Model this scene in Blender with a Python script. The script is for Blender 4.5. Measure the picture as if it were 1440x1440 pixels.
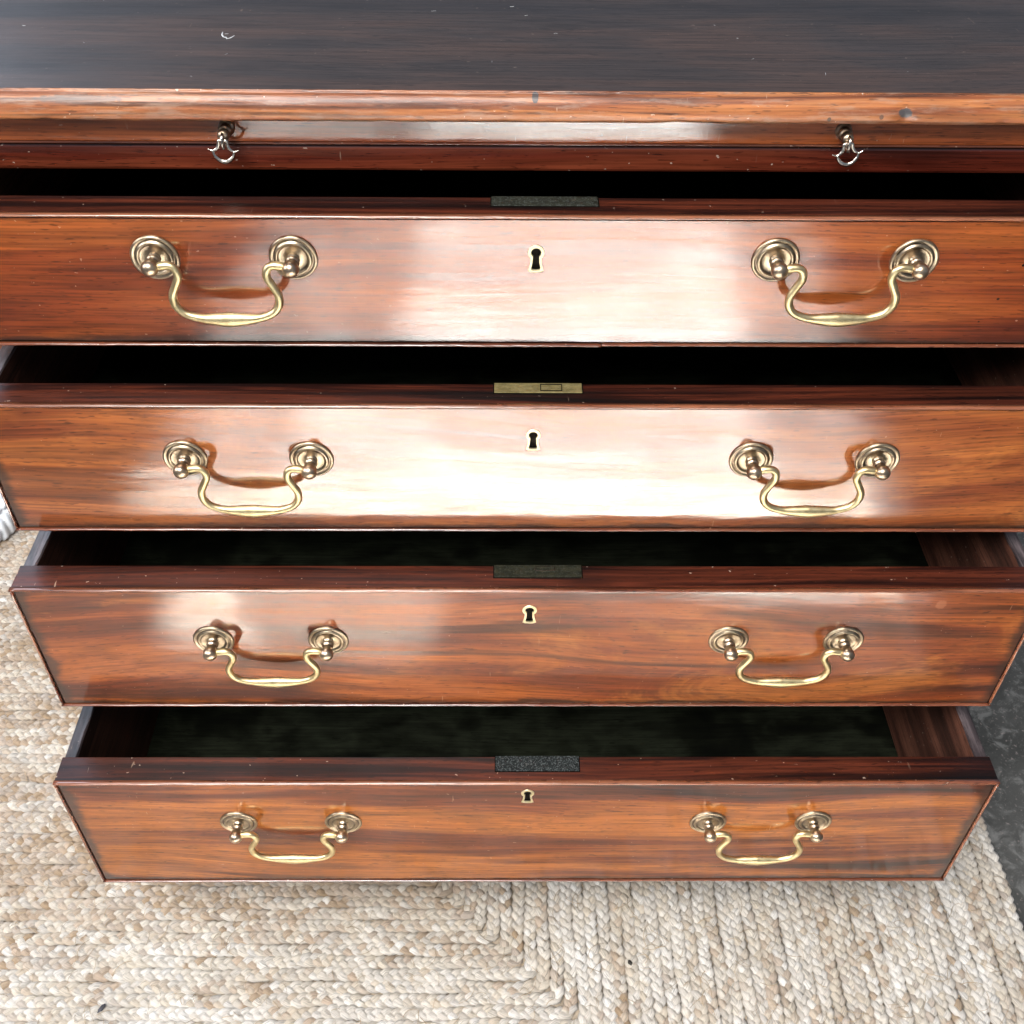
import bpy, bmesh, math, random
import numpy as np
from mathutils import Vector, Matrix

random.seed(7)
rng = np.random.default_rng(7)
for o in list(bpy.data.objects):
    bpy.data.objects.remove(o)
scene = bpy.context.scene
COL = scene.collection

# ------------------------------------------------------------------ camera
cam_data = bpy.data.cameras.new("camera")
cam_data.sensor_width = 36.0
cam_data.lens = 36.0 * 1508.5 / 1440.0
cam_data.clip_start = 0.02
cam_data.clip_end = 100.0
cam = bpy.data.objects.new("camera", cam_data)
COL.objects.link(cam)
_r = Vector((0.9999475, -0.00627166, 0.00810297))
_u = Vector((-0.0015843, 0.68665668, 0.72698012))
_b = Vector((-0.01012333, -0.72695479, 0.6866107))
M = Matrix((_r, _u, _b)).transposed().to_4x4()
M.translation = Vector((-0.02404, -0.71438, 1.14560))
cam.matrix_world = M
scene.camera = cam

# ------------------------------------------------------------------ world and lamps
world = bpy.data.worlds.new("World")
scene.world = world
world.use_nodes = True
wb = world.node_tree.nodes["Background"]
wb.inputs[0].default_value = (0.50, 0.58, 0.72, 1)
wb.inputs[1].default_value = 0.36

def area_lamp(name, loc, target, sx, sy, power, color, spread=180.0):
    d = bpy.data.lights.new(name, 'AREA')
    d.shape = 'RECTANGLE'
    d.size, d.size_y = sx, sy
    d.energy = power
    d.color = color
    d.spread = math.radians(spread)
    o = bpy.data.objects.new(name, d)
    COL.objects.link(o)
    o.location = loc
    o.rotation_euler = (Vector(target) - Vector(loc)).to_track_quat('-Z', 'Y').to_euler()
    return o

# daylight from the open doorway in front of the chest
area_lamp("door_daylight", (-0.75, -1.9, 3.3), (0, -0.2, 0.2), 1.5, 1.5, 208, (1.0, 0.97, 0.93))
# unseen narrow lamps, added as sunshine on the floor to shape the drawers' sheen
SUNC = (1.0, 0.985, 0.965)
def sun_patch_lamp(x0, x1, y0, y1, rad, spread=2.6):
    """one added lamp that lights a rectangle of the floor"""
    cx, cy = (x0 + x1) / 2, (y0 + y1) / 2
    area_lamp("sun_patch_lamp", (cx + 0.05, cy - 0.7, 2.9), (cx, cy, 0), x1 - x0, (y0 - y1), rad * (x1 - x0) * (y0 - y1), SUNC, spread)
sun_patch_lamp(-0.18, 0.44, -1.04, -1.66, 640)
sun_patch_lamp(-0.17, 0.46, -1.70, -2.30, 1350)
sun_patch_lamp(-0.37, 0.40, -0.69, -1.00, 310)
sun_patch_lamp(-0.46, -0.15, -0.54, -0.66, 520)
sun_patch_lamp(-0.56, 0.62, -0.68, -1.60, 190)
sun_patch_lamp(-0.68, -0.19, -1.70, -2.30, 130)
# cool window light from behind on the left
area_lamp("high_window_light", (-2.0, 2.0, 2.7), (-0.3, 0.0, 0.5), 1.3, 1.3, 42, (0.70, 0.82, 1.0))
area_lamp("side_window_light", (-2.3, -0.7, 2.0), (0.4, -0.1, 0.3), 1.1, 1.1, 40, (0.95, 0.96, 1.0))

scene.view_settings.view_transform = 'Standard'
scene.view_settings.look = 'None'
scene.view_settings.exposure = 0.0
scene.view_settings.gamma = 1.0
scene.render.engine = 'CYCLES'

# ------------------------------------------------------------------ helpers
def link_mesh(name, me, mat, parent=None, loc=(0, 0, 0), smooth=False):
    o = bpy.data.objects.new(name, me)
    COL.objects.link(o)
    o.location = loc
    if parent is not None:
        o.parent = parent
    if mat is not None:
        me.materials.clear()
        me.materials.append(mat)
    if smooth:
        me.shade_smooth()
    return o

def from_bm(name, bm, mat, parent=None, loc=(0, 0, 0), smooth=False):
    bmesh.ops.recalc_face_normals(bm, faces=bm.faces[:])
    me = bpy.data.meshes.new(name)
    bm.to_mesh(me)
    bm.free()
    return link_mesh(name, me, mat, parent, loc, smooth)

def empty(name, loc=(0, 0, 0), parent=None):
    o = bpy.data.objects.new(name, None)
    o.empty_display_size = 0.05
    COL.objects.link(o)
    o.location = loc
    if parent is not None:
        o.parent = parent
    return o

def bx(bm, x0, x1, y0, y1, z0, z1, bevel=0.0, seg=2):
    vs = [bm.verts.new(p) for p in ((x0, y0, z0), (x1, y0, z0), (x1, y1, z0), (x0, y1, z0),
                                    (x0, y0, z1), (x1, y0, z1), (x1, y1, z1), (x0, y1, z1))]
    fs = [bm.faces.new([vs[i] for i in f]) for f in
          ((0, 3, 2, 1), (4, 5, 6, 7), (0, 1, 5, 4), (1, 2, 6, 5), (2, 3, 7, 6), (3, 0, 4, 7))]
    if bevel > 0:
        es = list({e for f in fs for e in f.edges})
        bmesh.ops.bevel(bm, geom=es, offset=bevel, segments=seg, profile=0.5, affect='EDGES')

def box_obj(name, dims, mat, parent=None, bevel=0.0008, origin=None, smooth=False):
    x0, x1, y0, y1, z0, z1 = dims
    c = origin if origin else ((x0 + x1) / 2, (y0 + y1) / 2, (z0 + z1) / 2)
    bm = bmesh.new()
    bx(bm, x0 - c[0], x1 - c[0], y0 - c[1], y1 - c[1], z0 - c[2], z1 - c[2], bevel)
    return from_bm(name, bm, mat, parent, c, smooth)

def lathe_y(bm, prof, n=32, c=(0, 0, 0), sx=1.0):
    """prof: list of (distance towards -Y, radius)"""
    rings = []
    for h, r in prof:
        if r <= 1e-6:
            rings.append([bm.verts.new((c[0], c[1] - h, c[2]))])
        else:
            rings.append([bm.verts.new((c[0] + r * math.cos(2 * math.pi * k / n), c[1] - h,
                                        c[2] + r * math.sin(2 * math.pi * k / n))) for k in range(n)])
    for a, b in zip(rings, rings[1:]):
        for k in range(n):
            k2 = (k + 1) % n
            if len(a) == 1 and len(b) == 1:
                continue
            if len(a) == 1:
                bm.faces.new((a[0], b[k2], b[k]))
            elif len(b) == 1:
                bm.faces.new((a[k], a[k2], b[0]))
            else:
                bm.faces.new((a[k], a[k2], b[k2], b[k]))

def catmull(pts, sub):
    P = [np.array(p, float) for p in pts]
    P = [2 * P[0] - P[1]] + P + [2 * P[-1] - P[-2]]
    out = []
    for i in range(1, len(P) - 2):
        for j in range(sub):
            t = j / sub
            p0, p1, p2, p3 = P[i - 1], P[i], P[i + 1], P[i + 2]
            out.append(0.5 * ((2 * p1) + (-p0 + p2) * t + (2 * p0 - 5 * p1 + 4 * p2 - p3) * t * t
                              + (-p0 + 3 * p1 - 3 * p2 + p3) * t ** 3))
    out.append(P[-2])
    return out

def tube(bm, pts, radii, n=12, up=Vector((0, -1, 0))):
    """pts: positions; radii: (r_in_plane, r_out_of_plane) per point"""
    rings = []
    for i, p in enumerate(pts):
        a = Vector(pts[max(0, i - 1)]); b = Vector(pts[min(len(pts) - 1, i + 1)])
        t = (b - a).normalized()
        s = t.cross(up).normalized()
        w = s.cross(t).normalized()
        r = radii[i]
        rings.append([bm.verts.new(Vector(p) + s * (r[0] * math.cos(2 * math.pi * k / n))
                                   + w * (r[1] * math.sin(2 * math.pi * k / n))) for k in range(n)])
    for a, b in zip(rings, rings[1:]):
        for k in range(n):
            k2 = (k + 1) % n
            bm.faces.new((a[k], a[k2], b[k2], b[k]))
    bm.faces.new(rings[0][::-1])
    bm.faces.new(rings[-1])

# ------------------------------------------------------------------ materials
def new_mat(name):
    m = bpy.data.materials.new(name)
    m.use_nodes = True
    nt = m.node_tree
    b = nt.nodes["Principled BSDF"]
    return m, nt, b

class G:
    """small node-graph helper"""
    def __init__(self, nt):
        self.nt = nt
    def n(self, t, **kw):
        x = self.nt.nodes.new(t)
        for k, v in kw.items():
            setattr(x, k, v)
        return x
    def put(self, sock, v):
        if isinstance(v, (int, float)):
            sock.default_value = v
        elif isinstance(v, tuple):
            sock.default_value = v if len(v) == len(sock.default_value) else (*v, 1)
        else:
            self.nt.links.new(v, sock)
    def math(self, op, a, b=0.0, c=None, clamp=False):
        x = self.n('ShaderNodeMath', operation=op, use_clamp=clamp)
        self.put(x.inputs[0], a); self.put(x.inputs[1], b)
        if c is not None:
            self.put(x.inputs[2], c)
        return x.outputs[0]
    def map(self, vec, scale=(1, 1, 1), loc=(0, 0, 0), rot=(0, 0, 0)):
        x = self.n('ShaderNodeMapping')
        self.nt.links.new(vec, x.inputs[0])
        x.inputs['Location'].default_value = loc
        x.inputs['Rotation'].default_value = rot
        x.inputs['Scale'].default_value = scale
        return x.outputs[0]
    def noise(self, vec, scale=1.0, detail=4.0, rough=0.55, dist=0.0, color=False):
        x = self.n('ShaderNodeTexNoise')
        self.nt.links.new(vec, x.inputs['Vector'])
        x.inputs['Scale'].default_value = scale
        x.inputs['Detail'].default_value = detail
        x.inputs['Roughness'].default_value = rough
        x.inputs['Distortion'].default_value = dist
        return x.outputs['Color'] if color else x.outputs['Fac']
    def ramp(self, fac, stops, interp='LINEAR'):
        x = self.n('ShaderNodeValToRGB')
        x.color_ramp.interpolation = interp
        e = x.color_ramp.elements
        while len(e) > 1:
            e.remove(e[0])
        e[0].position = stops[0][0]
        e[0].color = (*stops[0][1], 1) if isinstance(stops[0][1], tuple) else (stops[0][1],) * 3 + (1,)
        for p, c in stops[1:]:
            q = e.new(p)
            q.color = (*c, 1) if isinstance(c, tuple) else (c, c, c, 1)
        self.put(x.inputs[0], fac)
        return x.outputs[0]
    def mix(self, fac, a, b, mode='MIX'):
        x = self.n('ShaderNodeMix', data_type='RGBA', blend_type=mode)
        self.put(x.inputs['Factor'], fac)
        self.put(x.inputs[6], a); self.put(x.inputs[7], b)
        return x.outputs[2]
    def smooth(self, v, lo, hi):
        x = self.n('ShaderNodeMapRange', interpolation_type='SMOOTHSTEP')
        self.put(x.inputs['Value'], v)
        x.inputs['From Min'].default_value = lo
        x.inputs['From Max'].default_value = hi
        return x.outputs['Result']
    def bump(self, h, strength, dist):
        x = self.n('ShaderNodeBump')
        self.put(x.inputs['Height'], h)
        x.inputs['Strength'].default_value = strength
        x.inputs['Distance'].default_value = dist
        return x

def wood(name, dark, mid, light, seed=0.0, fig=(1.3, 5, 16), figrot=0.0, figdist=0.6, streak=0.5,
         rough=0.3, coat=0.6, coat_rough=0.12, edge=None, grain_axis='X', bump=0.12, specks=0.2,
         gold=None, worn=0.0, coat_ior=1.55, spec=0.4, spots=()):
    m, nt, b = new_mat(name)
    g = G(nt)
    tc = g.n('ShaderNodeTexCoord').outputs['Object']
    base = tc
    if grain_axis == 'Y':
        tc = g.map(tc, rot=(0, 0, math.pi / 2))
    if grain_axis == 'Z':
        tc = g.map(tc, rot=(0, math.pi / 2, 0))
    off = (seed * 3.17, seed * 1.31, seed * 2.23)
    # wandering of the grain
    warp = g.noise(g.map(tc, (1.6, 3, 5), off), 1.0, 2, 0.5, color=True)
    wv = g.n('ShaderNodeVectorMath', operation='SCALE'); nt.links.new(warp, wv.inputs[0]); wv.inputs['Scale'].default_value = 0.05 * figdist
    ad = g.n('ShaderNodeVectorMath', operation='ADD'); nt.links.new(tc, ad.inputs[0]); nt.links.new(wv.outputs[0], ad.inputs[1])
    v = ad.outputs[0]
    f1 = g.noise(g.map(v, fig, off, (0, figrot, 0)), 1.0, 3, 0.55, 0.5)
    f2 = g.noise(g.map(v, (fig[0] * 1.8, fig[1] * 3, fig[2] * 4), off, (0, figrot * 0.7, 0)), 1.0, 4, 0.6, 0.3)
    f3 = g.noise(g.map(v, (11, 420, 560), off, (0, figrot * 0.4, 0)), 1.0, 2, 0.5)
    f = g.math('ADD', g.math('MULTIPLY', f1, 0.66), g.math('MULTIPLY', f2, 0.34))
    col = g.ramp(f, [(0.375, dark), (0.46, mid), (0.555, light), (0.66, mid)])
    if gold is not None:
        gm = g.noise(g.map(v, (5, 8, 12), (seed + 9, 3, 1)), 1.0, 5, 0.7, 1.0)
        col = g.mix(g.math('MULTIPLY', g.smooth(gm, 0.52, 0.70), 0.75), col, gold)
    # dark streaks
    s1 = g.noise(g.map(v, (fig[0] * 1.3, 8, fig[2] * 2.6), (seed + 4, seed, 2), (0, figrot, 0)), 1.0, 3, 0.5, 0.4)
    col = g.mix(g.math('MULTIPLY', g.smooth(s1, 0.535, 0.66), streak), col, tuple(c * 0.55 for c in dark))
    # fine fibres and pores
    fr = g.ramp(f3, [(0.34, 0.50), (0.50, 1.0), (0.68, 1.4)])
    col = g.mix(0.65, col, g.mix(1.0, col, fr, 'MULTIPLY'))
    po = g.noise(g.map(v, (90, 700, 900), (seed, 0, 5)), 1.0, 1, 0.5)
    col = g.mix(g.math('MULTIPLY', g.smooth(po, 0.62, 0.72), 0.6), col, tuple(c * 0.3 for c in dark))
    # bruises and small light scratches
    bl = g.noise(g.map(base, (9, 9, 14), off), 1.0, 4, 0.65)
    col = g.mix(g.math('MULTIPLY', g.smooth(bl, 0.54, 0.80), 0.30), col, tuple(c * 0.7 for c in dark))
    if worn > 0:
        ww = g.noise(g.map(base, (30, 200, 200), off), 1.0, 5, 0.7)
        col = g.mix(g.math('MULTIPLY', g.smooth(ww, 0.5, 0.66), worn), col, (0.30, 0.22, 0.17))
    if specks > 0:
        sp = g.noise(g.map(base, (230, 300, 330), off), 1.0, 2, 0.5)
        col = g.mix(g.math('MULTIPLY', g.smooth(sp, 0.735, 0.76), specks), col, (0.55, 0.42, 0.33))
        sc = g.noise(g.map(base, (420, 60, 60), off, (0.7, seed * 1.9, 0.9)), 1.0, 1, 0.5)
        sc2 = g.noise(g.map(base, (7, 7, 9), off), 1.0, 1, 0.5)
        scm = g.math('MULTIPLY', g.smooth(sc, 0.75, 0.79), g.smooth(sc2, 0.54, 0.66))
        col = g.mix(g.math('MULTIPLY', scm, specks), col, (0.5, 0.36, 0.26))
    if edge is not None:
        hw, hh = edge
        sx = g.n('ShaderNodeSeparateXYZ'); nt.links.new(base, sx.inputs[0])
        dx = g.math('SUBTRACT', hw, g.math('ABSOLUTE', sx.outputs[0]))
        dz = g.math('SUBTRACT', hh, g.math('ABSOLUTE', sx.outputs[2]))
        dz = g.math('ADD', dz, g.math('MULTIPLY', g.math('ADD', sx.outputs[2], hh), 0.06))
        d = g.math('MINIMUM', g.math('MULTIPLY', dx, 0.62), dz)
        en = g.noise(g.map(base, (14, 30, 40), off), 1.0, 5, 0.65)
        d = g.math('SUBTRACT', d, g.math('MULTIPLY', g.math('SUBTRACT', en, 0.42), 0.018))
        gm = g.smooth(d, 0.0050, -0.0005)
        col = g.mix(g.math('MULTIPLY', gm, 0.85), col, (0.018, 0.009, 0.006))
    if spots:
        sp2 = g.n('ShaderNodeSeparateXYZ'); nt.links.new(base, sp2.inputs[0])
        sn = g.noise(g.map(base, (300, 300, 300), off), 1.0, 3, 0.6)
        for (px, pz, rx, rz, cc, kk) in spots:
            ax = g.math('DIVIDE', g.math('SUBTRACT', sp2.outputs[0], px), rx)
            az = g.math('DIVIDE', g.math('SUBTRACT', sp2.outputs[2], pz), rz)
            dd = g.math('ADD', g.math('MULTIPLY', ax, ax), g.math('MULTIPLY', az, az))
            dd = g.math('ADD', dd, g.math('MULTIPLY', g.math('SUBTRACT', sn, 0.5), 1.6))
            col = g.mix(g.math('MULTIPLY', g.smooth(dd, 1.2, 0.6), kk), col, cc)
    nt.links.new(col, b.inputs['Base Color'])
    cwn = g.noise(g.map(base, (9, 30, 45), (seed + 2, 1, 4)), 1.0, 4, 0.6)
    nt.links.new(g.math('MULTIPLY', g.ramp(cwn, [(0.3, 0.78), (0.6, 1.0)]), coat), b.inputs['Coat Weight'])
    rn = g.noise(g.map(base, (12, 40, 60), off), 1.0, 5, 0.65)
    fine = g.noise(g.map(base, (40, 400, 500), off), 1.0, 3, 0.6)
    r = g.math('ADD', g.math('MULTIPLY', g.math('SUBTRACT', rn, 0.5), 0.22), rough)
    nt.links.new(g.math('MAXIMUM', r, 0.06), b.inputs['Roughness'])
    cr = g.math('ADD', g.math('MULTIPLY', g.math('SUBTRACT', rn, 0.45), 0.22), coat_rough)
    nt.links.new(g.math('MAXIMUM', cr, 0.03), b.inputs['Coat Roughness'])
    b.inputs['Coat IOR'].default_value = coat_ior
    b.inputs['Specular IOR Level'].default_value = spec
    b.inputs['IOR'].default_value = 1.5
    big = g.noise(g.map(base, (5, 9, 26), off), 1.0, 3, 0.5)
    h = g.math('ADD', g.math('ADD', g.math('MULTIPLY', f3, 0.35), g.math('MULTIPLY', fine, 0.5)), g.math('MULTIPLY', f2, 0.8))
    bn = g.bump(h, bump, 0.0006)
    nt.links.new(bn.outputs[0], b.inputs['Normal'])
    h2 = g.math('ADD', g.math('MULTIPLY', big, 9.0), g.math('MULTIPLY', fine, 0.35))
    bn2 = g.bump(h2, bump * 0.8, 0.0006)
    nt.links.new(bn2.outputs[0], b.inputs['Coat Normal'])
    return m

DK, MD, LT = (0.115, 0.026, 0.010), (0.27, 0.072, 0.020), (0.42, 0.135, 0.036)
GOLD = (0.50, 0.22, 0.06)
YF = [-0.060, -0.100, -0.142, -0.200]
ZT = [0.799, 0.671, 0.521, 0.338]
ZB = [0.695, 0.545, 0.370, 0.165]
PH = [0.7669, 0.6204, 0.4596, 0.2735]
KH = [0.7670, 0.6390, 0.4920, 0.3162]
T = 0.0263
W = 0.82
HW = W / 2

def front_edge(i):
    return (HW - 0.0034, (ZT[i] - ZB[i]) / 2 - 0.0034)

FK = dict(rough=0.34, coat=1.0, coat_rough=0.075, coat_ior=1.60, spec=0.12, bump=0.14)
W_FRONT = [
    wood("mahogany_front_a", (0.0420, 0.0061, 0.0019), (0.1085, 0.0205, 0.0038), (0.2030, 0.0517, 0.0095), 1.0, (1.4, 5, 18), 0.04, 0.9, 0.30, edge=front_edge(0), spots=[(0.328, -0.011, 0.0012, 0.0011, (0.01, 0.004, 0.003), 1.0), (0.337, 0.016, 0.0012, 0.0011, (0.01, 0.004, 0.003), 1.0), (0.320, -0.030, 0.0008, 0.0008, (0.02, 0.006, 0.003), 1.0)], **FK),
    wood("mahogany_front_b", (0.0420, 0.0084, 0.0029), (0.1085, 0.0243, 0.0057), (0.2030, 0.0593, 0.0123), 2.3, (1.6, 5, 17), -0.05, 1.5, 0.45, edge=front_edge(1), gold=(0.27, 0.092, 0.020), **FK),
    wood("mahogany_front_c", (0.0200, 0.0044, 0.0022), (0.1050, 0.0225, 0.0055), (0.2300, 0.0620, 0.0125), 3.7, (1.6, 5, 15), 0.12, 1.8, 0.75, edge=front_edge(2), gold=(0.27, 0.092, 0.020), spots=[(0.329, 0.058, 0.0045, 0.0055, (0.34, 0.14, 0.07), 0.22)], **FK),
    wood("mahogany_front_d", (0.0130, 0.0030, 0.0014), (0.1050, 0.0215, 0.0040), (0.3000, 0.0920, 0.0140), 5.1, (1.3, 5, 17), -0.13, 1.9, 0.9, edge=front_edge(3), **FK),
]
W_EDGE = wood("mahogany_top_edges", (0.003, 0.0015, 0.0015), (0.016, 0.0035, 0.0022), (0.075, 0.016, 0.007), 6.2, (2.2, 60, 60), 0, 0.5, 0.5,
              rough=0.45, coat=0.2, coat_rough=0.22, bump=0.5, specks=0.5, spec=0.2)
W_BEAD = wood("mahogany_bead", (0.05, 0.014, 0.008), (0.14, 0.040, 0.018), (0.24, 0.09, 0.045), 7.4, (2, 9, 9), 0, 0.5, 0.4,
              rough=0.24, coat=1.0, coat_rough=0.08, coat_ior=1.7, bump=0.5, specks=0.4)
W_INNER = wood("oak_drawer_lining", (0.025, 0.010, 0.006), (0.080, 0.028, 0.017), (0.16, 0.062, 0.038), 8.8, (1.4, 6, 16), 0, 0.6, 0.4,
               rough=0.55, coat=0.0, coat_rough=0.3, grain_axis='Y', bump=0.8, specks=0.5, spec=0.5)
W_RIM = wood("worn_sky_sheen_rim", (0.010, 0.007, 0.008), (0.040, 0.029, 0.030), (0.11, 0.085, 0.088), 8.1, (9, 40, 40), 0, 0.6, 0.4,
             rough=0.42, coat=0.0, grain_axis='Y', bump=0.9, specks=0.5, spec=0.6)  # worn wood of the rim, with the grey-blue sky sheen put into its colour
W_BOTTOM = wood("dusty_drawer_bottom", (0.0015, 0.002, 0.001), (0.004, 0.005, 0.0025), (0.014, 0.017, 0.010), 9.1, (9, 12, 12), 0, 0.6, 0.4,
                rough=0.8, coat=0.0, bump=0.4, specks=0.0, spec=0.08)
W_TOP = wood("dark_polished_top", (0.017, 0.013, 0.013), (0.028, 0.020, 0.018), (0.046, 0.027, 0.021), 11.0, (2.6, 11, 7), 0, 0.9, 0.4,
             rough=0.42, coat=0.35, coat_rough=0.22, bump=0.35, specks=0.12)
W_MOULD = wood("worn_moulding", (0.07, 0.022, 0.010), (0.19, 0.055, 0.018), (0.34, 0.125, 0.040), 12.5, (3.0, 70, 70), 0, 0.5, 0.8,
               rough=0.46, coat=0.28, coat_rough=0.24, bump=0.8, specks=0.7, worn=0.35, spots=[(0.243, 0.8520, 0.0048, 0.0034, (0.03, 0.035, 0.04), 0.95), (0.2275, 0.850, 0.0016, 0.0018, (0.05, 0.03, 0.025), 0.8), (-0.002, 0.8600, 0.0022, 0.0030, (0.03, 0.035, 0.04), 0.9), (-0.30, 0.858, 0.03, 0.0025, (0.06, 0.045, 0.04), 0.6), (0.193, 0.8482, 0.0014, 0.0016, (0.05, 0.03, 0.025), 0.9)])
W_SLIDE = wood("slide_front", (0.10, 0.018, 0.006), (0.24, 0.050, 0.012), (0.36, 0.090, 0.022), 13.2, (2.0, 9, 20), 0, 0.5, 0.4,
               rough=0.3, coat=1.0, coat_rough=0.06, coat_ior=1.8, bump=0.10, specks=0.4, spec=0.15)
W_RAIL = wood("dark_red_rail", (0.040, 0.007, 0.004), (0.085, 0.014, 0.007), (0.13, 0.028, 0.012), 14.6, (2.0, 9, 20), 0, 0.5, 0.4,
              rough=0.24, coat=0.8, coat_rough=0.10, bump=0.3, specks=0.55)
W_SIDE = wood("carcase_wood", (0.04, 0.012, 0.006), (0.09, 0.028, 0.012), (0.14, 0.045, 0.018), 15.5, (6, 6, 1.4), 0, 0.5, 0.4,
              rough=0.4, coat=0.4, coat_rough=0.2)

def brass(name, a, b_, dirt, rough):
    m, nt, b = new_mat(name)
    g = G(nt)
    tc = g.n('ShaderNodeTexCoord').outputs['Object']
    n1 = g.noise(g.map(tc, (140, 140, 140)), 1.0, 5, 0.65)
    n2 = g.noise(g.map(tc, (600, 600, 600)), 1.0, 3, 0.6)
    geo = g.n('ShaderNodeNewGeometry')
    cav = g.smooth(geo.outputs['Pointiness'], 0.505, 0.44)
    col = g.ramp(n1, [(0.35, a), (0.65, b_)])
    col = g.mix(g.math('MULTIPLY', cav, 0.9), col, dirt)
    col = g.mix(g.math('MULTIPLY', g.smooth(n1, 0.55, 0.72), 0.45), col, dirt)
    nt.links.new(col, b.inputs['Base Color'])
    b.inputs['Metallic'].default_value = 1.0
    nt.links.new(g.math('ADD', g.math('MULTIPLY', n1, 0.22), rough - 0.08), b.inputs['Roughness'])
    nt.links.new(g.bump(g.math('ADD', n1, g.math('MULTIPLY', n2, 0.4)), 0.09, 0.0003).outputs[0], b.inputs['Normal'])
    return m

BRASS_BAIL = brass("polished_brass_bail", (0.60, 0.47, 0.25), (0.80, 0.68, 0.40), (0.12, 0.08, 0.04), 0.36)
BRASS_PLATE = brass("aged_brass_plate", (0.26, 0.20, 0.145), (0.50, 0.41, 0.28), (0.06, 0.045, 0.035), 0.32)
BRASS_POST = brass("dark_bronze_post", (0.40, 0.29, 0.20), (0.62, 0.50, 0.36), (0.04, 0.028, 0.02), 0.30)
BRASS_ESC = brass("bright_brass_escutcheon", (0.68, 0.58, 0.34), (0.82, 0.75, 0.52), (0.20, 0.14, 0.06), 0.35)
SILVER = brass("worn_ring_pull_metal", (0.62, 0.55, 0.46), (0.85, 0.80, 0.72), (0.05, 0.04, 0.035), 0.16)

def lock_mat(name, c1, c2, metal, speck):
    m, nt, b = new_mat(name)
    g = G(nt)
    tc = g.n('ShaderNodeTexCoord').outputs['Object']
    n1 = g.noise(g.map(tc, (160, 300, 300)), 1.0, 5, 0.7)
    n2 = g.noise(g.map(tc, (900, 900, 900)), 1.0, 3, 0.6)
    col = g.ramp(n1, [(0.35, c1), (0.65, c2)])
    col = g.mix(g.math('MULTIPLY', g.smooth(n2, 0.52, 0.62), speck), col, (0.32, 0.36, 0.36))
    nt.links.new(col, b.inputs['Base Color'])
    b.inputs['Metallic'].default_value = metal
    b.inputs['Roughness'].default_value = 0.6
    b.inputs["Specular IOR Level"].default_value = 0.15
    nt.links.new(g.bump(n2, 0.5, 0.0004).outputs[0], b.inputs['Normal'])
    return m
LOCKS = [lock_mat("dark_lock_steel_a", (0.008, 0.009, 0.006), (0.024, 0.026, 0.018), 0.1, 0.12),
         lock_mat("brass_lock", (0.15, 0.125, 0.05), (0.30, 0.25, 0.11), 0.6, 0.1),
         lock_mat("dark_lock_steel_b", (0.008, 0.009, 0.005), (0.026, 0.025, 0.014), 0.1, 0.05),
         lock_mat("dark_lock_steel_c", (0.006, 0.007, 0.007), (0.018, 0.022, 0.022), 0.1, 0.25)]
def plain(name, c, rough, metal=0.0):
    m, nt, b = new_mat(name)
    g = G(nt)
    tc = g.n('ShaderNodeTexCoord').outputs['Object']
    n1 = g.noise(g.map(tc, (60, 60, 60)), 1.0, 5, 0.6)
    nt.links.new(g.ramp(n1, [(0.3, tuple(x * 0.6 for x in c)), (0.7, tuple(min(1, x * 1.3) for x in c))]), b.inputs['Base Color'])
    b.inputs['Roughness'].default_value = rough
    b.inputs['Metallic'].default_value = metal
    return m
DARKHOLE = plain("dark_lock_inside", (0.004, 0.003, 0.002), 0.95)
DARKHOLE.node_tree.nodes["Principled BSDF"].inputs["Specular IOR Level"].default_value = 0.05

# ------------------------------------------------------------------ stone floor
def make_floor():
    m, nt, b = new_mat("dark_slate")
    g = G(nt)
    tc = g.n('ShaderNodeTexCoord').outputs['Object']
    n1 = g.noise(g.map(tc, (5, 5, 5)), 1.0, 6, 0.65, 0.8)
    n2 = g.noise(g.map(tc, (38, 38, 38)), 1.0, 7, 0.7, 0.6)
    n3 = g.noise(g.map(tc, (260, 260, 260)), 1.0, 3, 0.6)
    col = g.ramp(n1, [(0.3, (0.022, 0.022, 0.019)), (0.5, (0.050, 0.050, 0.046)), (0.7, (0.085, 0.084, 0.080))])
    col = g.mix(g.math('MULTIPLY', g.smooth(n2, 0.48, 0.66), 0.7), col, (0.20, 0.20, 0.195))
    col = g.mix(g.math('MULTIPLY', g.smooth(n3, 0.60, 0.70), 0.6), col, (0.28, 0.24, 0.23))
    nt.links.new(col, b.inputs['Base Color'])
    nt.links.new(g.ramp(n2, [(0.3, 0.32), (0.7, 0.6)]), b.inputs['Roughness'])
    nt.links.new(g.bump(g.math('ADD', n2, g.math('MULTIPLY', n3, 0.25)), 0.6, 0.002).outputs[0], b.inputs['Normal'])
    n = 60
    bm = bmesh.new()
    bmesh.ops.create_grid(bm, x_segments=n, y_segments=n, size=6.0)
    from mathutils import noise as mn
    for v in bm.verts:
        v.co.z = -0.0105 + 0.0012 * mn.noise(v.co * 3.0)
    o = from_bm("floor", bm, m)
    o["kind"] = "structure"
    return o
make_floor()

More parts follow.
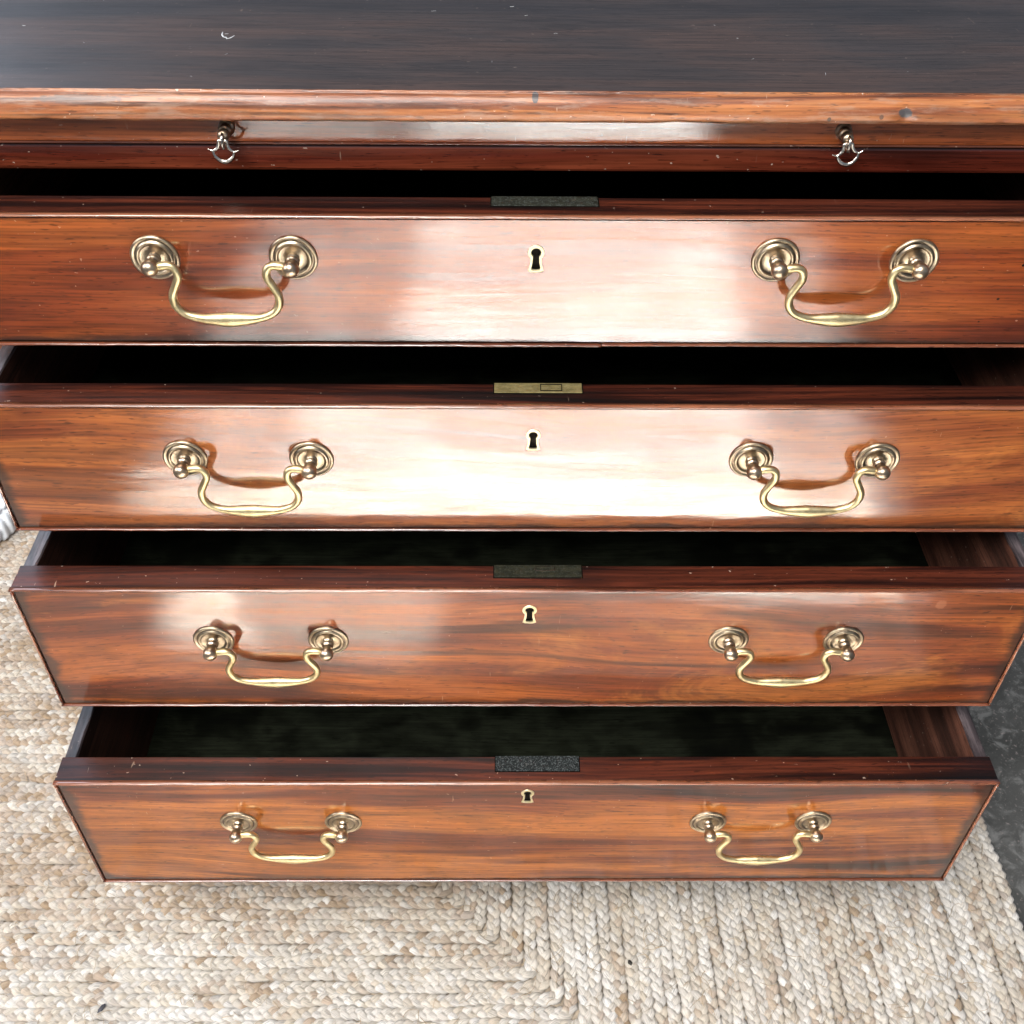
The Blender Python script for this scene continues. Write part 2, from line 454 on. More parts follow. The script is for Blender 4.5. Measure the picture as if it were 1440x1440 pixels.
# ------------------------------------------------------------------ braided rug
def jute_material():
    m, nt, b = new_mat("braided_jute")
    g = G(nt)
    at = g.n('ShaderNodeAttribute'); at.attribute_name = "tone"
    sep = g.n('ShaderNodeSeparateXYZ'); nt.links.new(at.outputs['Vector'], sep.inputs[0])
    fa = g.n('ShaderNodeAttribute'); fa.attribute_name = "fib"
    fib = g.noise(g.map(fa.outputs['Vector'], (90, 4.5, 1)), 1.0, 4, 0.65)
    tc = g.n('ShaderNodeTexCoord').outputs['Object']
    big = g.noise(g.map(tc, (4, 4, 4)), 1.0, 3, 0.55)
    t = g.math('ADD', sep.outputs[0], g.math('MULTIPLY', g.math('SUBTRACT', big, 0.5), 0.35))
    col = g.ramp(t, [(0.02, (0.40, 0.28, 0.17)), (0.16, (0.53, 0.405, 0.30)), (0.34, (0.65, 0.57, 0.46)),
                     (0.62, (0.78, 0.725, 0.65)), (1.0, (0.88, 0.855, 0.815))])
    grey = g.math('MULTIPLY', sep.outputs[1], 0.55)
    col = g.mix(grey, col, (0.52, 0.49, 0.46))
    fr = g.ramp(fib, [(0.32, 0.38), (0.46, 0.94), (0.75, 1.16)])
    col = g.mix(0.8, col, g.mix(1.0, col, fr, 'MULTIPLY'))
    nt.links.new(col, b.inputs['Base Color'])
    b.inputs['Roughness'].default_value = 0.62
    b.inputs['Sheen Weight'].default_value = 0.15
    nt.links.new(g.bump(fib, 1.0, 0.0022).outputs[0], b.inputs['Normal'])
    return m

def make_rug():
    X0, X1, Y0, Y1 = -0.92, 0.552, -0.765, 0.60
    pitch = 0.0134
    root = empty("rug", ((X0 + X1) / 2, (Y0 + Y1) / 2, -0.008))
    root["label"] = "large cream jute rug braided in rectangular rings under the open chest of drawers"
    root["category"] = "rug"
    mat = jute_material()
    ox, oy, oz = root.location
    nr = int((Y1 - Y0) / pitch)
    P = 0.0305; a = 0.0041; bb = 0.0021; wr = 0.0045; hr = 0.0024; NS = 9; NA = 6
    for k in range(nr):
        d = (k + 0.5) * pitch
        xc, yc = X1 - d, Y0 + d                      # corner of this run of braid
        r = 0.008
        pts = [(X0, yc)]
        if xc - r > X0 and yc + r < Y1:
            for q in range(7):
                an = math.radians(-90 + 90 * q / 6)
                pts.append((xc - r + r * math.cos(an), yc + r + r * math.sin(an)))
            pts.append((xc, Y1))
        else:
            pts.append((min(xc, X1), yc))
        pts = np.array(pts)
        seg = np.linalg.norm(np.diff(pts, axis=0), axis=1)
        cum = np.concatenate([[0], np.cumsum(seg)])
        L = cum[-1]
        per = max(3, round(L / P))
        N = per * NS
        s = np.arange(N) * L / N
        cx = np.interp(s, cum, pts[:, 0]); cy = np.interp(s, cum, pts[:, 1])
        # low-frequency hand-made wander
        ph = rng.uniform(0, 6.28, 6)
        wob = 0.0011 * np.sin(2 * np.pi * s / L * round(L / 0.21) + ph[0]) + 0.0008 * np.sin(2 * np.pi * s / L * round(L / 0.083) + ph[1])
        zw = 0.0008 * np.sin(2 * np.pi * s / L * round(L / 0.15) + ph[2]) + 0.0005 * np.sin(2 * np.pi * s / L * round(L / 0.061) + ph[3])
        tx = np.gradient(cx); ty = np.gradient(cy)
        tl = np.hypot(tx, ty); tx /= tl; ty /= tl
        nx, ny = ty, -tx
        # phase wander so the plait is not machine-regular
        th = 2 * np.pi * s / L * per + 0.55 * np.sin(2 * np.pi * s / L * round(L / 0.27) + ph[4]) + 0.25 * np.sin(2 * np.pi * s / L * round(L / 0.11) + ph[5])
        V = []; F = []; TONE = []; FIB = []
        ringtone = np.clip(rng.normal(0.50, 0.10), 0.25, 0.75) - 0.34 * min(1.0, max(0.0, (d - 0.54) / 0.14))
        for j in range(3):
            f = th + j * 2 * np.pi / 3
            lat = a * np.sin(f) + wob
            z = bb * np.sin(2 * f) + zw
            # strand radius varies
            nk = max(4, int(L / 0.017))
            wv = np.interp(s, np.linspace(0, L, nk + 1), np.append(rng.uniform(0.74, 1.22, nk), 1.0))
            px = cx + nx * lat; py = cy + ny * lat; pz = z + 0.0034
            dx = np.gradient(px); dy = np.gradient(py); dz = np.gradient(pz)
            dl = np.sqrt(dx * dx + dy * dy + dz * dz); dx /= dl; dy /= dl; dz /= dl
            sxv = dy; syv = -dx
            sl = np.hypot(sxv, syv); sxv /= sl; syv /= sl
            ux = syv * dz; uy = -sxv * dz; uz = sxv * dy - syv * dx
            un = np.sqrt(ux**2 + uy**2 + uz**2); ux /= un; uy /= un; uz /= un
            uz = np.abs(uz)
            ang = 2 * np.pi * np.arange(NA) / NA + 0.3
            ca = np.cos(ang)[None] * (wr * wv)[:, None]; sa = np.sin(ang)[None] * (hr * wv)[:, None]
            jit = 1 + rng.normal(0, 0.06, (N, NA))
            vx = px[:, None] + (sxv[:, None] * ca + ux[:, None] * sa) * jit
            vy = py[:, None] + (syv[:, None] * ca + uy[:, None] * sa) * jit
            vz = pz[:, None] + uz[:, None] * sa * jit
            base = len(V) and sum(len(q) for q in V) or 0
            V.append(np.stack([vx.ravel() - ox, vy.ravel() - oy, vz.ravel() - oz], 1))
            i = np.arange(N - 1)[:, None]; kk = np.arange(NA)[None]
            i2 = i + 1; k2 = (kk + 1) % NA
            F.append(np.stack([(base + i * NA + kk), (base + i * NA + k2), (base + i2 * NA + k2), (base + i2 * NA + kk)], -1).reshape(-1, 4))
            nk = max(4, int(L / 0.024))
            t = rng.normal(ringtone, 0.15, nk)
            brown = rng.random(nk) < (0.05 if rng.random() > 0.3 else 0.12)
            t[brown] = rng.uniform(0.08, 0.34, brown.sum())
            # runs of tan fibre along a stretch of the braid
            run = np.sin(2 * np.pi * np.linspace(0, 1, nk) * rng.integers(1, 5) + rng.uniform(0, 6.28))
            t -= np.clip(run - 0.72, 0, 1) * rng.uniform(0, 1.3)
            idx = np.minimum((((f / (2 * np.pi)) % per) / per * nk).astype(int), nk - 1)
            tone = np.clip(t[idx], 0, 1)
            gr = rng.random(nk)[idx] ** 2
            TONE.append(np.repeat(np.stack([tone, gr, np.zeros(N)], 1), NA, axis=0))
            FIB.append(np.stack([np.repeat(s + j * 5 + k * 11, NA), np.tile(np.minimum(np.arange(NA), NA - np.arange(NA)) * 1.0, N) + j * 3, np.full(N * NA, k * 3.3)], 1))
        V = np.concatenate(V); F = np.concatenate(F); TONE = np.concatenate(TONE); FIB = np.concatenate(FIB)
        me = bpy.data.meshes.new("braid")
        me.vertices.add(len(V)); me.vertices.foreach_set("co", V.ravel().astype(np.float32))
        me.loops.add(F.size); me.loops.foreach_set("vertex_index", F.ravel().astype(np.int32))
        me.polygons.add(len(F)); me.polygons.foreach_set("loop_start", (np.arange(len(F)) * 4).astype(np.int32))
        me.update(calc_edges=True)
        at = me.attributes.new("tone", 'FLOAT_VECTOR', 'POINT'); at.data.foreach_set("vector", TONE.ravel().astype(np.float32))
        at = me.attributes.new("fib", 'FLOAT_VECTOR', 'POINT'); at.data.foreach_set("vector", FIB.ravel().astype(np.float32))
        me.shade_smooth()
        link_mesh("braid", me, mat, root)
    back = plain("rug_backing", (0.46, 0.38, 0.29), 0.9)
    bm = bmesh.new()
    bx(bm, X0 + 0.008 - ox, X1 - 0.008 - ox, Y0 + 0.008 - oy, Y1 - 0.008 - oy, -0.0004, 0.0074)
    from_bm("backing", bm, back, root)
    # loose straws sticking out of the plaits
    fm = plain("loose_straw", (0.42, 0.31, 0.19), 0.7)
    V = []; F = []
    for q in range(1900):
        x = rng.uniform(-0.85, 0.54); y = rng.uniform(-0.45, 0.0) if rng.random() < 0.7 else rng.uniform(0, 0.4)
        if x > -0.40 and y > -0.02:
            continue
        L = rng.uniform(0.008, 0.026); an = rng.uniform(0, 6.28); cv = rng.uniform(-1.2, 1.2); h = rng.uniform(0.001, 0.004)
        w = rng.uniform(0.00016, 0.00034)
        ids = []
        for t in np.linspace(0, 1, 5):
            aa = an + cv * t
            px, py, pz = x + L * t * math.cos(aa), y + L * t * math.sin(aa), 0.0072 + h * math.sin(math.pi * t)
            b0 = len(V)
            for c in range(3):
                V.append((px - ox - w * math.sin(aa) * math.cos(c * 2.094), py - oy + w * math.cos(aa) * math.cos(c * 2.094), pz - oz + w * math.sin(c * 2.094)))
            ids.append(b0)
        for u, v in zip(ids, ids[1:]):
            for c in range(3):
                F.append((u + c, u + (c + 1) % 3, v + (c + 1) % 3, v + c))
    me = bpy.data.meshes.new("loose_straw"); me.from_pydata(V, [], F); me.update()
    o = link_mesh("loose_straw", me, fm, root)
    o["kind"] = "stuff"
    return root
make_rug()

# ------------------------------------------------------------------ chest of drawers
chest = empty("chest_of_drawers", (0, 0.22, 0.0))
chest["label"] = "antique mahogany chest with four graduated drawers pulled open in steps above a braided rug"
chest["category"] = "chest of drawers"
CO = Vector(chest.location)

def part(name, dims, mat, bevel=0.0008, parent=None, smooth=False):
    """box in world coordinates, parented to the chest"""
    p = parent or chest
    o = box_obj(name, dims, mat, None, bevel, smooth=smooth)
    o.parent = p
    po = Vector(p.location) if p.parent is None else Vector(p.location) + CO
    o.location = Vector(o.location) - po
    return o

D = 0.47
part("side_panel", (-0.434, -0.4135, 0.0, D, 0.150, 0.8425), W_SIDE)
part("side_panel", (0.4135, 0.434, 0.0, D, 0.150, 0.8425), W_SIDE)
part("back_panel", (-0.4130, 0.4130, D - 0.012, D - 0.001, 0.166, 0.842), W_SIDE)
part("bottom_board", (-0.4130, 0.4130, 0.002, D - 0.0125, 0.149, 0.1635), W_SIDE)
for i in range(3):
    part("dividing_rail", (-0.4130, 0.4130, 0.0005, D - 0.013, ZT[i + 1] + 0.0022, ZB[i] - 0.0015), W_RAIL, 0.001)
part("rail", (-0.4130, 0.4130, -0.0015, D - 0.013, 0.8015, 0.8204), W_RAIL, 0.0022)
# plinth moulding and bracket feet
bm = bmesh.new()
bx(bm, -0.446, 0.446, -0.014, 0.0, 0.128, 0.149, 0.004)
bx(bm, -0.446, -0.4345, 0.0005, D, 0.128, 0.149, 0.004)
bx(bm, 0.4345, 0.446, 0.0005, D, 0.128, 0.149, 0.004)
for v in bm.verts:
    v.co -= CO
from_bm("base_moulding", bm, W_SIDE, chest)

def bracket_foot(cx, cy, sx, sy):
    prof = [(0, 0), (0.045, 0), (0.052, 0.02), (0.05, 0.045), (0.062, 0.062), (0.085, 0.07), (0.10, 0.09), (0.105, 0.113), (0, 0.113)]
    bm = bmesh.new()
    for axis in (0, 1):
        a = []; b_ = []
        for (u, z) in prof:
            if axis == 0:
                a.append(bm.verts.new((cx + sx * u, cy, 0.0150 + z))); b_.append(bm.verts.new((cx + sx * u, cy + sy * 0.018, 0.0150 + z)))
            else:
                a.append(bm.verts.new((cx + sx * 0.0002, cy + sy * (u + 0.0181), 0.0150 + z))); b_.append(bm.verts.new((cx + sx * 0.018, cy + sy * (u + 0.0181), 0.0150 + z)))
        bm.faces.new(a); bm.faces.new(b_[::-1])
        for k in range(len(prof)):
            k2 = (k + 1) % len(prof)
            bm.faces.new((a[k], b_[k], b_[k2], a[k2]))
    for v in bm.verts:
        v.co -= CO
    from_bm("bracket_foot", bm, W_SIDE, chest)
bracket_foot(-0.444, -0.012, 1, 1); bracket_foot(0.444, -0.012, -1, 1)
bracket_foot(-0.444, D, 1, -1); bracket_foot(0.444, D, -1, -1)

# top board, with a worn thumb moulding planted along its front edge
TOPZ = 0.8630
part("top_board", (-0.452, 0.452, -0.0118, D + 0.01, 0.8435, TOPZ), W_TOP, 0.0005)
def moulding():
    prof = [(-0.0122, 0.8440), (-0.0165, 0.8440), (-0.0186, 0.8446), (-0.0198, 0.8462), (-0.0202, 0.8485), (-0.0200, 0.8515),
            (-0.0192, 0.8545), (-0.0178, 0.8574), (-0.0160, 0.8598), (-0.0142, 0.8612), (-0.0134, 0.8616),
            (-0.0131, 0.8622), (-0.0129, 0.8630), (-0.0124, 0.8632), (-0.0120, 0.8629)]
    n = 420
    x0, x1 = -0.452, 0.452
    bm = bmesh.new()
    from mathutils import noise as mn
    rings = []
    for k in range(n + 1):
        x = x0 + (x1 - x0) * k / n
        ring = []
        for q, (y, z) in enumerate(prof):
            dy = dz = 0.0
            if 1 <= q <= 5:
                w = 1.0 if q in (2, 3) else 0.5
                nn = mn.noise(Vector((x * 60, q * 0.3, 0))); n2 = mn.noise(Vector((x * 260, q * 0.5, 3)))
                chip = max(0.0, nn - 0.32) * 0.0035 + max(0.0, n2 - 0.35) * 0.0016
                dy += w * (chip + 0.0002 * mn.noise(Vector((x * 20, 1, q)))); dz += w * chip * 0.5
            if 11 <= q <= 13:
                dz -= max(0.0, mn.noise(Vector((x * 90, 5, 0))) - 0.1) * 0.0012
            # the bruise near the right-hand ring pull
            e = math.exp(-((x - 0.243) / 0.0055) ** 2)
            if 2 <= q <= 6:
                dy += e * 0.0016
            ring.append(bm.verts.new((x - CO.x, y + dy - CO.y, z + dz - CO.z)))
        rings.append(ring)
    for a, b_ in zip(rings, rings[1:]):
        for q in range(len(prof) - 1):
            bm.faces.new((a[q], a[q + 1], b_[q + 1], b_[q]))
        bm.faces.new((a[-1], a[0], b_[0], b_[-1]))
    bm.faces.new(rings[0]); bm.faces.new(rings[-1][::-1])
    return from_bm("edge_moulding", bm, W_MOULD, chest, smooth=True)
moulding()

def stroke(bm, pts, w, z):
    vs = []
    for i, p in enumerate(pts):
        a = Vector(pts[max(0, i - 1)]); b_ = Vector(pts[min(len(pts) - 1, i + 1)])
        t = (b_ - a).normalized(); s = Vector((-t.y, t.x))
        ww = w * math.sin(math.pi * (0.12 + 0.76 * i / (len(pts) - 1)))
        vs.append((bm.verts.new((p[0] + s.x * ww - CO.x, p[1] + s.y * ww - CO.y, z)), bm.verts.new((p[0] - s.x * ww - CO.x, p[1] - s.y * ww - CO.y, z)),
                   bm.verts.new((p[0] - CO.x, p[1] - CO.y, z + w * 0.35))))
    for (a, b_, c), (a2, b2, c2) in zip(vs, vs[1:]):
        bm.faces.new((a, c, c2, a2)); bm.faces.new((c, b_, b2, c2))
bm = bmesh.new()
stroke(bm, [(-0.2262, 0.0905), (-0.2257, 0.085), (-0.2240, 0.081), (-0.2215, 0.0786)], 0.0007, TOPZ + 0.0002)
stroke(bm, [(-0.2222, 0.0810), (-0.2205, 0.0770), (-0.2185, 0.0790), (-0.2165, 0.0835)], 0.0008, TOPZ + 0.0002)
stroke(bm, [(-0.2240, 0.0865), (-0.2215, 0.0870)], 0.0004, TOPZ + 0.0002)
for q in range(16):
    x = rng.uniform(-0.4, 0.4); y = rng.uniform(0.0, 0.16); L = rng.uniform(0.0006, 0.004); an = rng.uniform(0, 3.14)
    stroke(bm, [(x, y), (x + L * math.cos(an), y + L * math.sin(an))], rng.uniform(0.00018, 0.0004), TOPZ + 0.0002)
o = from_bm("scuff_mark", bm, plain("pale_scuff", (0.42, 0.43, 0.44), 0.7), chest)
o["kind"] = "stuff"

# brushing slide with two small ring pulls
slide = empty("brushing_slide", Vector((0, 0, 0.832)) - CO, chest)
SO = Vector((0, 0, 0.832))
bm = bmesh.new()
bx(bm, -0.4125, 0.4125, -0.0025, 0.40, 0.8231 - SO.z, 0.8432 - SO.z, 0.0005)
from_bm("slide_board", bm, W_SLIDE, slide)
bm = bmesh.new()
bx(bm, -0.4125, 0.4125, -0.0036, 0.0, 0.8212 - SO.z, 0.82305 - SO.z, 0.0008)
from_bm("bead", bm, W_BEAD, slide)

def ring_pull(cx, tilt):
    bm = bmesh.new()
    lathe_y(bm, [(0, 0.0056), (0.0012, 0.0056), (0.002, 0.0048), (0.0026, 0.0036), (0.0042, 0.0034), (0.005, 0.0046), (0.0068, 0.0048),
                 (0.0078, 0.0038), (0.0086, 0.0028), (0.0104, 0.0030), (0.0120, 0.0040), (0.0142, 0.0038), (0.0155, 0.0026), (0.0160, 0.0)], 28)
    k = from_bm("knob", bm, BRASS_POST, slide, (cx, -0.0025, 0.8330 - SO.z), True)
    bm = bmesh.new()
    pts = catmull([(0, -0.0150, 0.0022), (0.0004, -0.0185, 0.0012), (0, -0.0196, -0.0025), (0.0002, -0.0190, -0.0058), (0, -0.0165, -0.0068), (0, -0.0140, -0.0050)], 5)
    tube(bm, pts, [(0.0011, 0.0011)] * len(pts), 10, Vector((1, 0, 0)))
    from_bm("loop", bm, SILVER, slide, (cx, -0.0025, 0.8330 - SO.z), True)
    bm = bmesh.new()
    def q(u, w): return (u, 0.0, w)
    arc = catmull([q(-0.0073, -0.0052), q(-0.0062, -0.0088), q(-0.0034, -0.0118), q(0, -0.0129), q(0.0034, -0.0118), q(0.0062, -0.0088), q(0.0073, -0.0052)], 5)
    n = len(arc)
    tube(bm, arc, [(0.0007 + 0.0008 * math.sin(math.pi * i / (n - 1)), 0.0010) for i in range(n)], 10)
    for s in (-1, 1):
        arm = catmull([q(s * 0.0002, 0.0014), q(s * 0.0026, 0.0012), q(s * 0.0030, -0.0014), q(s * 0.0042, -0.0040), q(s * 0.0072, -0.0057), q(s * 0.0104, -0.0046)], 5)
        m_ = len(arm)
        tube(bm, arm, [(0.0012 - 0.0008 * max(0, (i / (m_ - 1) - 0.55)) / 0.45, 0.0011 - 0.0006 * i / (m_ - 1)) for i in range(m_)], 10)
    rot = Matrix.Rotation(tilt, 4, 'Y') @ Matrix.Rotation(math.radians(-6), 4, 'X')
    for v in bm.verts:
        v.co = rot @ v.co
    from_bm("ring_handle", bm, SILVER, slide, (cx, -0.0200, 0.8300 - SO.z), True)
ring_pull(-0.2112, math.radians(3)); ring_pull(0.2098, math.radians(-9))

# ---- drawers
PULL_X = (-0.26085, -0.16636, 0.16427, 0.25992)

def keyhole_loop(rh, wn, wb, top, bot, n=14):
    """closed outline: round head above a flared base, in x/z, centre of head at z=0"""
    pts = []
    a0 = math.asin(min(1, wn / 2 / rh))
    for k in range(n + 1):
        an = -math.pi / 2 + a0 + (2 * math.pi - 2 * a0) * k / n
        pts.append((rh * math.cos(an) * (1 if True else 1), rh * math.sin(an) + 0.0))
    # left neck down to the base, base bulges slightly, back up on the right
    pts += [(-wn * 0.56, bot * 0.62), (-wb / 2, bot * 0.97), (-wb * 0.30, bot * 1.04), (0, bot * 1.06), (wb * 0.30, bot * 1.04), (wb / 2, bot * 0.97), (wn * 0.56, bot * 0.62)]
    return pts

BAIL_HALF = [(0.0455, -0.0005), (0.0402, 0.0010), (0.0345, 0.0012), (0.0310, -0.0018), (0.0304, -0.0075), (0.0337, -0.0145),
             (0.0365, -0.0212), (0.0356, -0.0288), (0.0303, -0.0348), (0.0205, -0.0382), (0.0100, -0.0392), (0.0, -0.0395)]
BAIL_W = [0.0024, 0.0030, 0.0028, 0.0029, 0.0028, 0.0028, 0.0029, 0.0029, 0.0028, 0.0031, 0.0046, 0.0056]
def bail_mesh():
    left = [(-u, 0, w) for u, w in BAIL_HALF]; right = [(u, 0, w) for u, w in BAIL_HALF[::-1][1:]]
    pts = catmull(left + right, 6)
    rw = BAIL_W + BAIL_W[::-1][1:]
    rr = []
    for i in range(len(pts)):
        t = i / 6; a = int(min(t, len(rw) - 2)); f = t - a
        r = rw[a] * (1 - f) + rw[a + 1] * f
        rr.append((r, min(r, 0.0027 + max(0.0, r - 0.0027) * 0.45)))
    bm = bmesh.new()
    tube(bm, pts, rr, 16)
    bmesh.ops.recalc_face_normals(bm, faces=bm.faces[:])
    me = bpy.data.meshes.new("bail"); bm.to_mesh(me); bm.free(); me.shade_smooth(); me.materials.append(BRASS_BAIL)
    return me
BAIL = bail_mesh()
bm = bmesh.new()
lathe_y(bm, [(0, 0.0166), (0.0008, 0.0167), (0.0015, 0.0163), (0.0020, 0.0155), (0.0020, 0.0148), (0.0014, 0.0142), (0.0012, 0.0136), (0.0016, 0.0130),
             (0.0026, 0.0124), (0.0029, 0.0116), (0.0027, 0.0109), (0.0017, 0.0104), (0.0014, 0.0094), (0.0013, 0.0070), (0.0016, 0.0052), (0.0020, 0.0040), (0.0020, 0.0)], 56)
bmesh.ops.recalc_face_normals(bm, faces=bm.faces[:])
PLATE = bpy.data.meshes.new("backplate"); bm.to_mesh(PLATE); bm.free(); PLATE.shade_smooth(); PLATE.materials.append(BRASS_PLATE)
bm = bmesh.new()
lathe_y(bm, [(0.0015, 0.0046), (0.0030, 0.0046), (0.0036, 0.0037), (0.0048, 0.0036), (0.0054, 0.0046), (0.0062, 0.0049), (0.0070, 0.0046), (0.0076, 0.0036),
             (0.0090, 0.0037), (0.0108, 0.0046), (0.0130, 0.0055), (0.0152, 0.0058), (0.0172, 0.0055), (0.0188, 0.0045), (0.0199, 0.0028), (0.0204, 0.0010), (0.0205, 0.0)], 32)
bmesh.ops.recalc_face_normals(bm, faces=bm.faces[:])
POST = bpy.data.meshes.new("post"); bm.to_mesh(POST); bm.free(); POST.shade_smooth(); POST.materials.append(BRASS_POST)

def worn_panel(name, x0, x1, y0, y1, z0, z1, mat, parent, inner_sign, off):
    """drawer side with a hand-worn top inner edge"""
    from mathutils import noise as mn
    n = 90
    bm = bmesh.new()
    rings = []
    for k in range(n + 1):
        y = y0 + (y1 - y0) * k / n
        w = 0.0011 * mn.noise(Vector((y * 32 + off, 0, 0))) + 0.0006 * mn.noise(Vector((y * 95 + off, 4, 0)))
        h = 0.0008 * mn.noise(Vector((y * 24, off, 2)))
        ch = 0.0012 + 0.0008 * mn.noise(Vector((y * 50, off, 7)))
        xi, xo = (x1, x0) if inner_sign > 0 else (x0, x1)
        s = inner_sign
        ring = [(xo, y, z0), (xo, y, z1 - 0.0008), (xo + s * 0.0008, y, z1 + h * 0.3), (xi - s * ch + s * w, y, z1 + h), (xi + s * w * 0.6, y, z1 - ch + h), (xi, y, z1 - 0.012), (xi, y, z0)]
        rings.append([bm.verts.new(p) for p in ring])
    for a, b_ in zip(rings, rings[1:]):
        for q in range(len(a)):
            q2 = (q + 1) % len(a)
            bm.faces.new((a[q], a[q2], b_[q2], b_[q]))
    bm.faces.new(rings[0]); bm.faces.new(rings[-1][::-1])
    o = from_bm(name, bm, mat, parent)
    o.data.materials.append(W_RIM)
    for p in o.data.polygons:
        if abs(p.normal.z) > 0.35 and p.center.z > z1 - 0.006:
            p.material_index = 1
    return o

LOCK_W = [(-0.0309, 0.0414), (-0.0292, 0.0352), (-0.0295, 0.0405), (-0.0285, 0.0447)]
LOCK_D = [0.0126, 0.0112, 0.0130, 0.0150]
ESC_S = [1.0, 0.96, 1.03, 1.0]
for i in range(4):
    yf, zt, zb = YF[i], ZT[i], ZB[i]
    H = zt - zb
    O = Vector((0, yf, zb))                           # drawer origin at the foot of its front
    dr = empty("drawer", O - CO, chest)
    dr["label"] = ("top drawer, the shallowest and least open", "second drawer from the top", "third drawer from the top", "bottom drawer, the deepest and pulled out farthest")[i]
    cz = H / 2
    # solid of the front board behind the veneered face
    bm = bmesh.new()
    bx(bm, -HW + 0.0002, HW - 0.0002, 0.0022, T, 0.0002, H - 0.0006, 0.0006)
    from_bm("front_top_edge" if False else "front_board", bm, W_EDGE, dr)
    # veneered face with a real keyhole through it
    ex, ez = HW - 0.0036, H / 2 - 0.0036
    kx = -0.0004 if i != 2 else -0.001
    kz = KH[i] - zb - cz + 0.0044
    s = ESC_S[i]
    inner = keyhole_loop(0.0034 * s, 0.0042, 0.0066, 0, -0.0125 * s)
    outer = keyhole_loop(0.0058 * s, 0.0076, 0.0110, 0, -0.0146 * s)
    bm = bmesh.new()
    rect = [(-ex, -ez), (ex, -ez), (ex, ez), (-ex, ez)]
    rv = [bm.verts.new((p[0], 0, p[1])) for p in rect]
    iv = [bm.verts.new((kx + p[0], 0, kz + p[1])) for p in outer]
    es = [bm.edges.new((a, b_)) for a, b_ in zip(rv, rv[1:] + rv[:1])] + [bm.edges.new((a, b_)) for a, b_ in zip(iv, iv[1:] + iv[:1])]
    bmesh.ops.triangle_fill(bm, use_beauty=True, use_dissolve=False, edges=es)
    for loop, dpt in ((rv, 0.00215), (iv, 0.0010)):
        bk = [bm.verts.new(v.co + Vector((0, dpt, 0))) for v in loop]
        for k in range(len(loop)):
            k2 = (k + 1) % len(loop)
            bm.faces.new((loop[k], loop[k2], bk[k2], bk[k]))
    from_bm("front_veneer", bm, W_FRONT[i], dr, (0, 0, cz))
    # lock interior behind the hole
    bm = bmesh.new()
    iv = [bm.verts.new((kx + p[0] * 1.02, -0.0002, kz + p[1] * 1.02)) for p in inner]
    bk = [bm.verts.new((v.co.x, 0.0021, v.co.z)) for v in iv]
    for k in range(len(iv)):
        k2 = (k + 1) % len(iv)
        bm.faces.new((iv[k], iv[k2], bk[k2], bk[k]))
    bm.faces.new(bk)
    from_bm("keyhole", bm, DARKHOLE, dr, (0, 0, cz))
    # inlaid brass escutcheon ring
    bm = bmesh.new()
    levels = [(outer, 0.0008, 1.0), (outer, -0.0003, 1.0), (outer, -0.0006, 0.96), (inner, -0.0006, 1.06), (inner, -0.0002, 1.0), (inner, 0.0008, 1.0)]
    loops = []
    for lp, y, sc in levels:
        loops.append([bm.verts.new((kx + p[0] * sc * 0.995, y, kz + p[1] * sc)) for p in lp])
    for a, b_ in zip(loops, loops[1:]):
        for k in range(len(a)):
            k2 = (k + 1) % len(a)
            bm.faces.new((a[k], a[k2], b_[k2], b_[k]))
    from_bm("escutcheon", bm, BRASS_ESC, dr, (0, 0, cz))
    # cock beads round the edge, standing proud with a dark groove inside
    bw = 0.0023
    def bead(x0, x1, z0, z1):
        bm = bmesh.new()
        horiz = (x1 - x0) > (z1 - z0)
        from mathutils import noise as mn
        n = 160 if horiz else 30
        rings = []
        for k in range(n + 1):
            t = k / n
            ring = []
            for q in range(9):
                an = math.pi * q / 8
                c, sn = math.cos(an), math.sin(an)
                wob = 1.0 + 0.22 * mn.noise(Vector((t * 40, i * 3 + z0 * 9, x0 * 7)))
                yy = -0.0003 - 0.0016 * sn * wob
                if horiz:
                    x = x0 + (x1 - x0) * t
                    ring.append((x, yy, (z0 + z1) / 2 + (z1 - z0) / 2 * c + 0.00025 * mn.noise(Vector((x * 24, i, z0 * 30)))))
                else:
                    z = z0 + (z1 - z0) * t
                    ring.append(((x0 + x1) / 2 + (x1 - x0) / 2 * c, yy, z))
            ring.append(((x0, 0.0026, z0 + 0.0001) if not horiz else (x0 + (x1 - x0) * t, 0.0026, z0 + 0.0001)))
            if horiz:
                ring[-1] = (x0 + (x1 - x0) * t, 0.0024, z0 + 0.0001)
                ring.append((x0 + (x1 - x0) * t, 0.0024, z1 - 0.0001))
            else:
                ring[-1] = (x0 + 0.0001, 0.0024, z0 + (z1 - z0) * t)
                ring.append((x1 - 0.0001, 0.0024, z0 + (z1 - z0) * t))
            rings.append([bm.verts.new(p) for p in ring])
        for a, b_ in zip(rings, rings[1:]):
            for q in range(len(a)):
                q2 = (q + 1) % len(a)
                bm.faces.new((a[q], a[q2], b_[q2], b_[q]))
        bm.faces.new(rings[0]); bm.faces.new(rings[-1][::-1])
        return from_bm("cock_bead", bm, W_BEAD, dr, smooth=True)
    bead(-HW, HW, H - bw, H)
    if i == 0:
        bead(-HW, 0.0490, -0.0006, bw - 0.0006)
        o = bead(0.0494, HW, 0.0002, bw)
    else:
        bead(-HW, HW, 0.0, bw)
    bead(-HW, -HW + bw, bw + 0.0001, H - bw - 0.0001)
    bead(HW - bw, HW, bw + 0.0001, H - bw - 0.0001)
    # drawer box
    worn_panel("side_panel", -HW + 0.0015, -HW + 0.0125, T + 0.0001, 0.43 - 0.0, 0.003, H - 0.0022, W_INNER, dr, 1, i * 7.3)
    worn_panel("side_panel", HW - 0.0125, HW - 0.0015, T + 0.0001, 0.43 - 0.0, 0.003, H - 0.0022, W_INNER, dr, -1, i * 5.1 + 40)
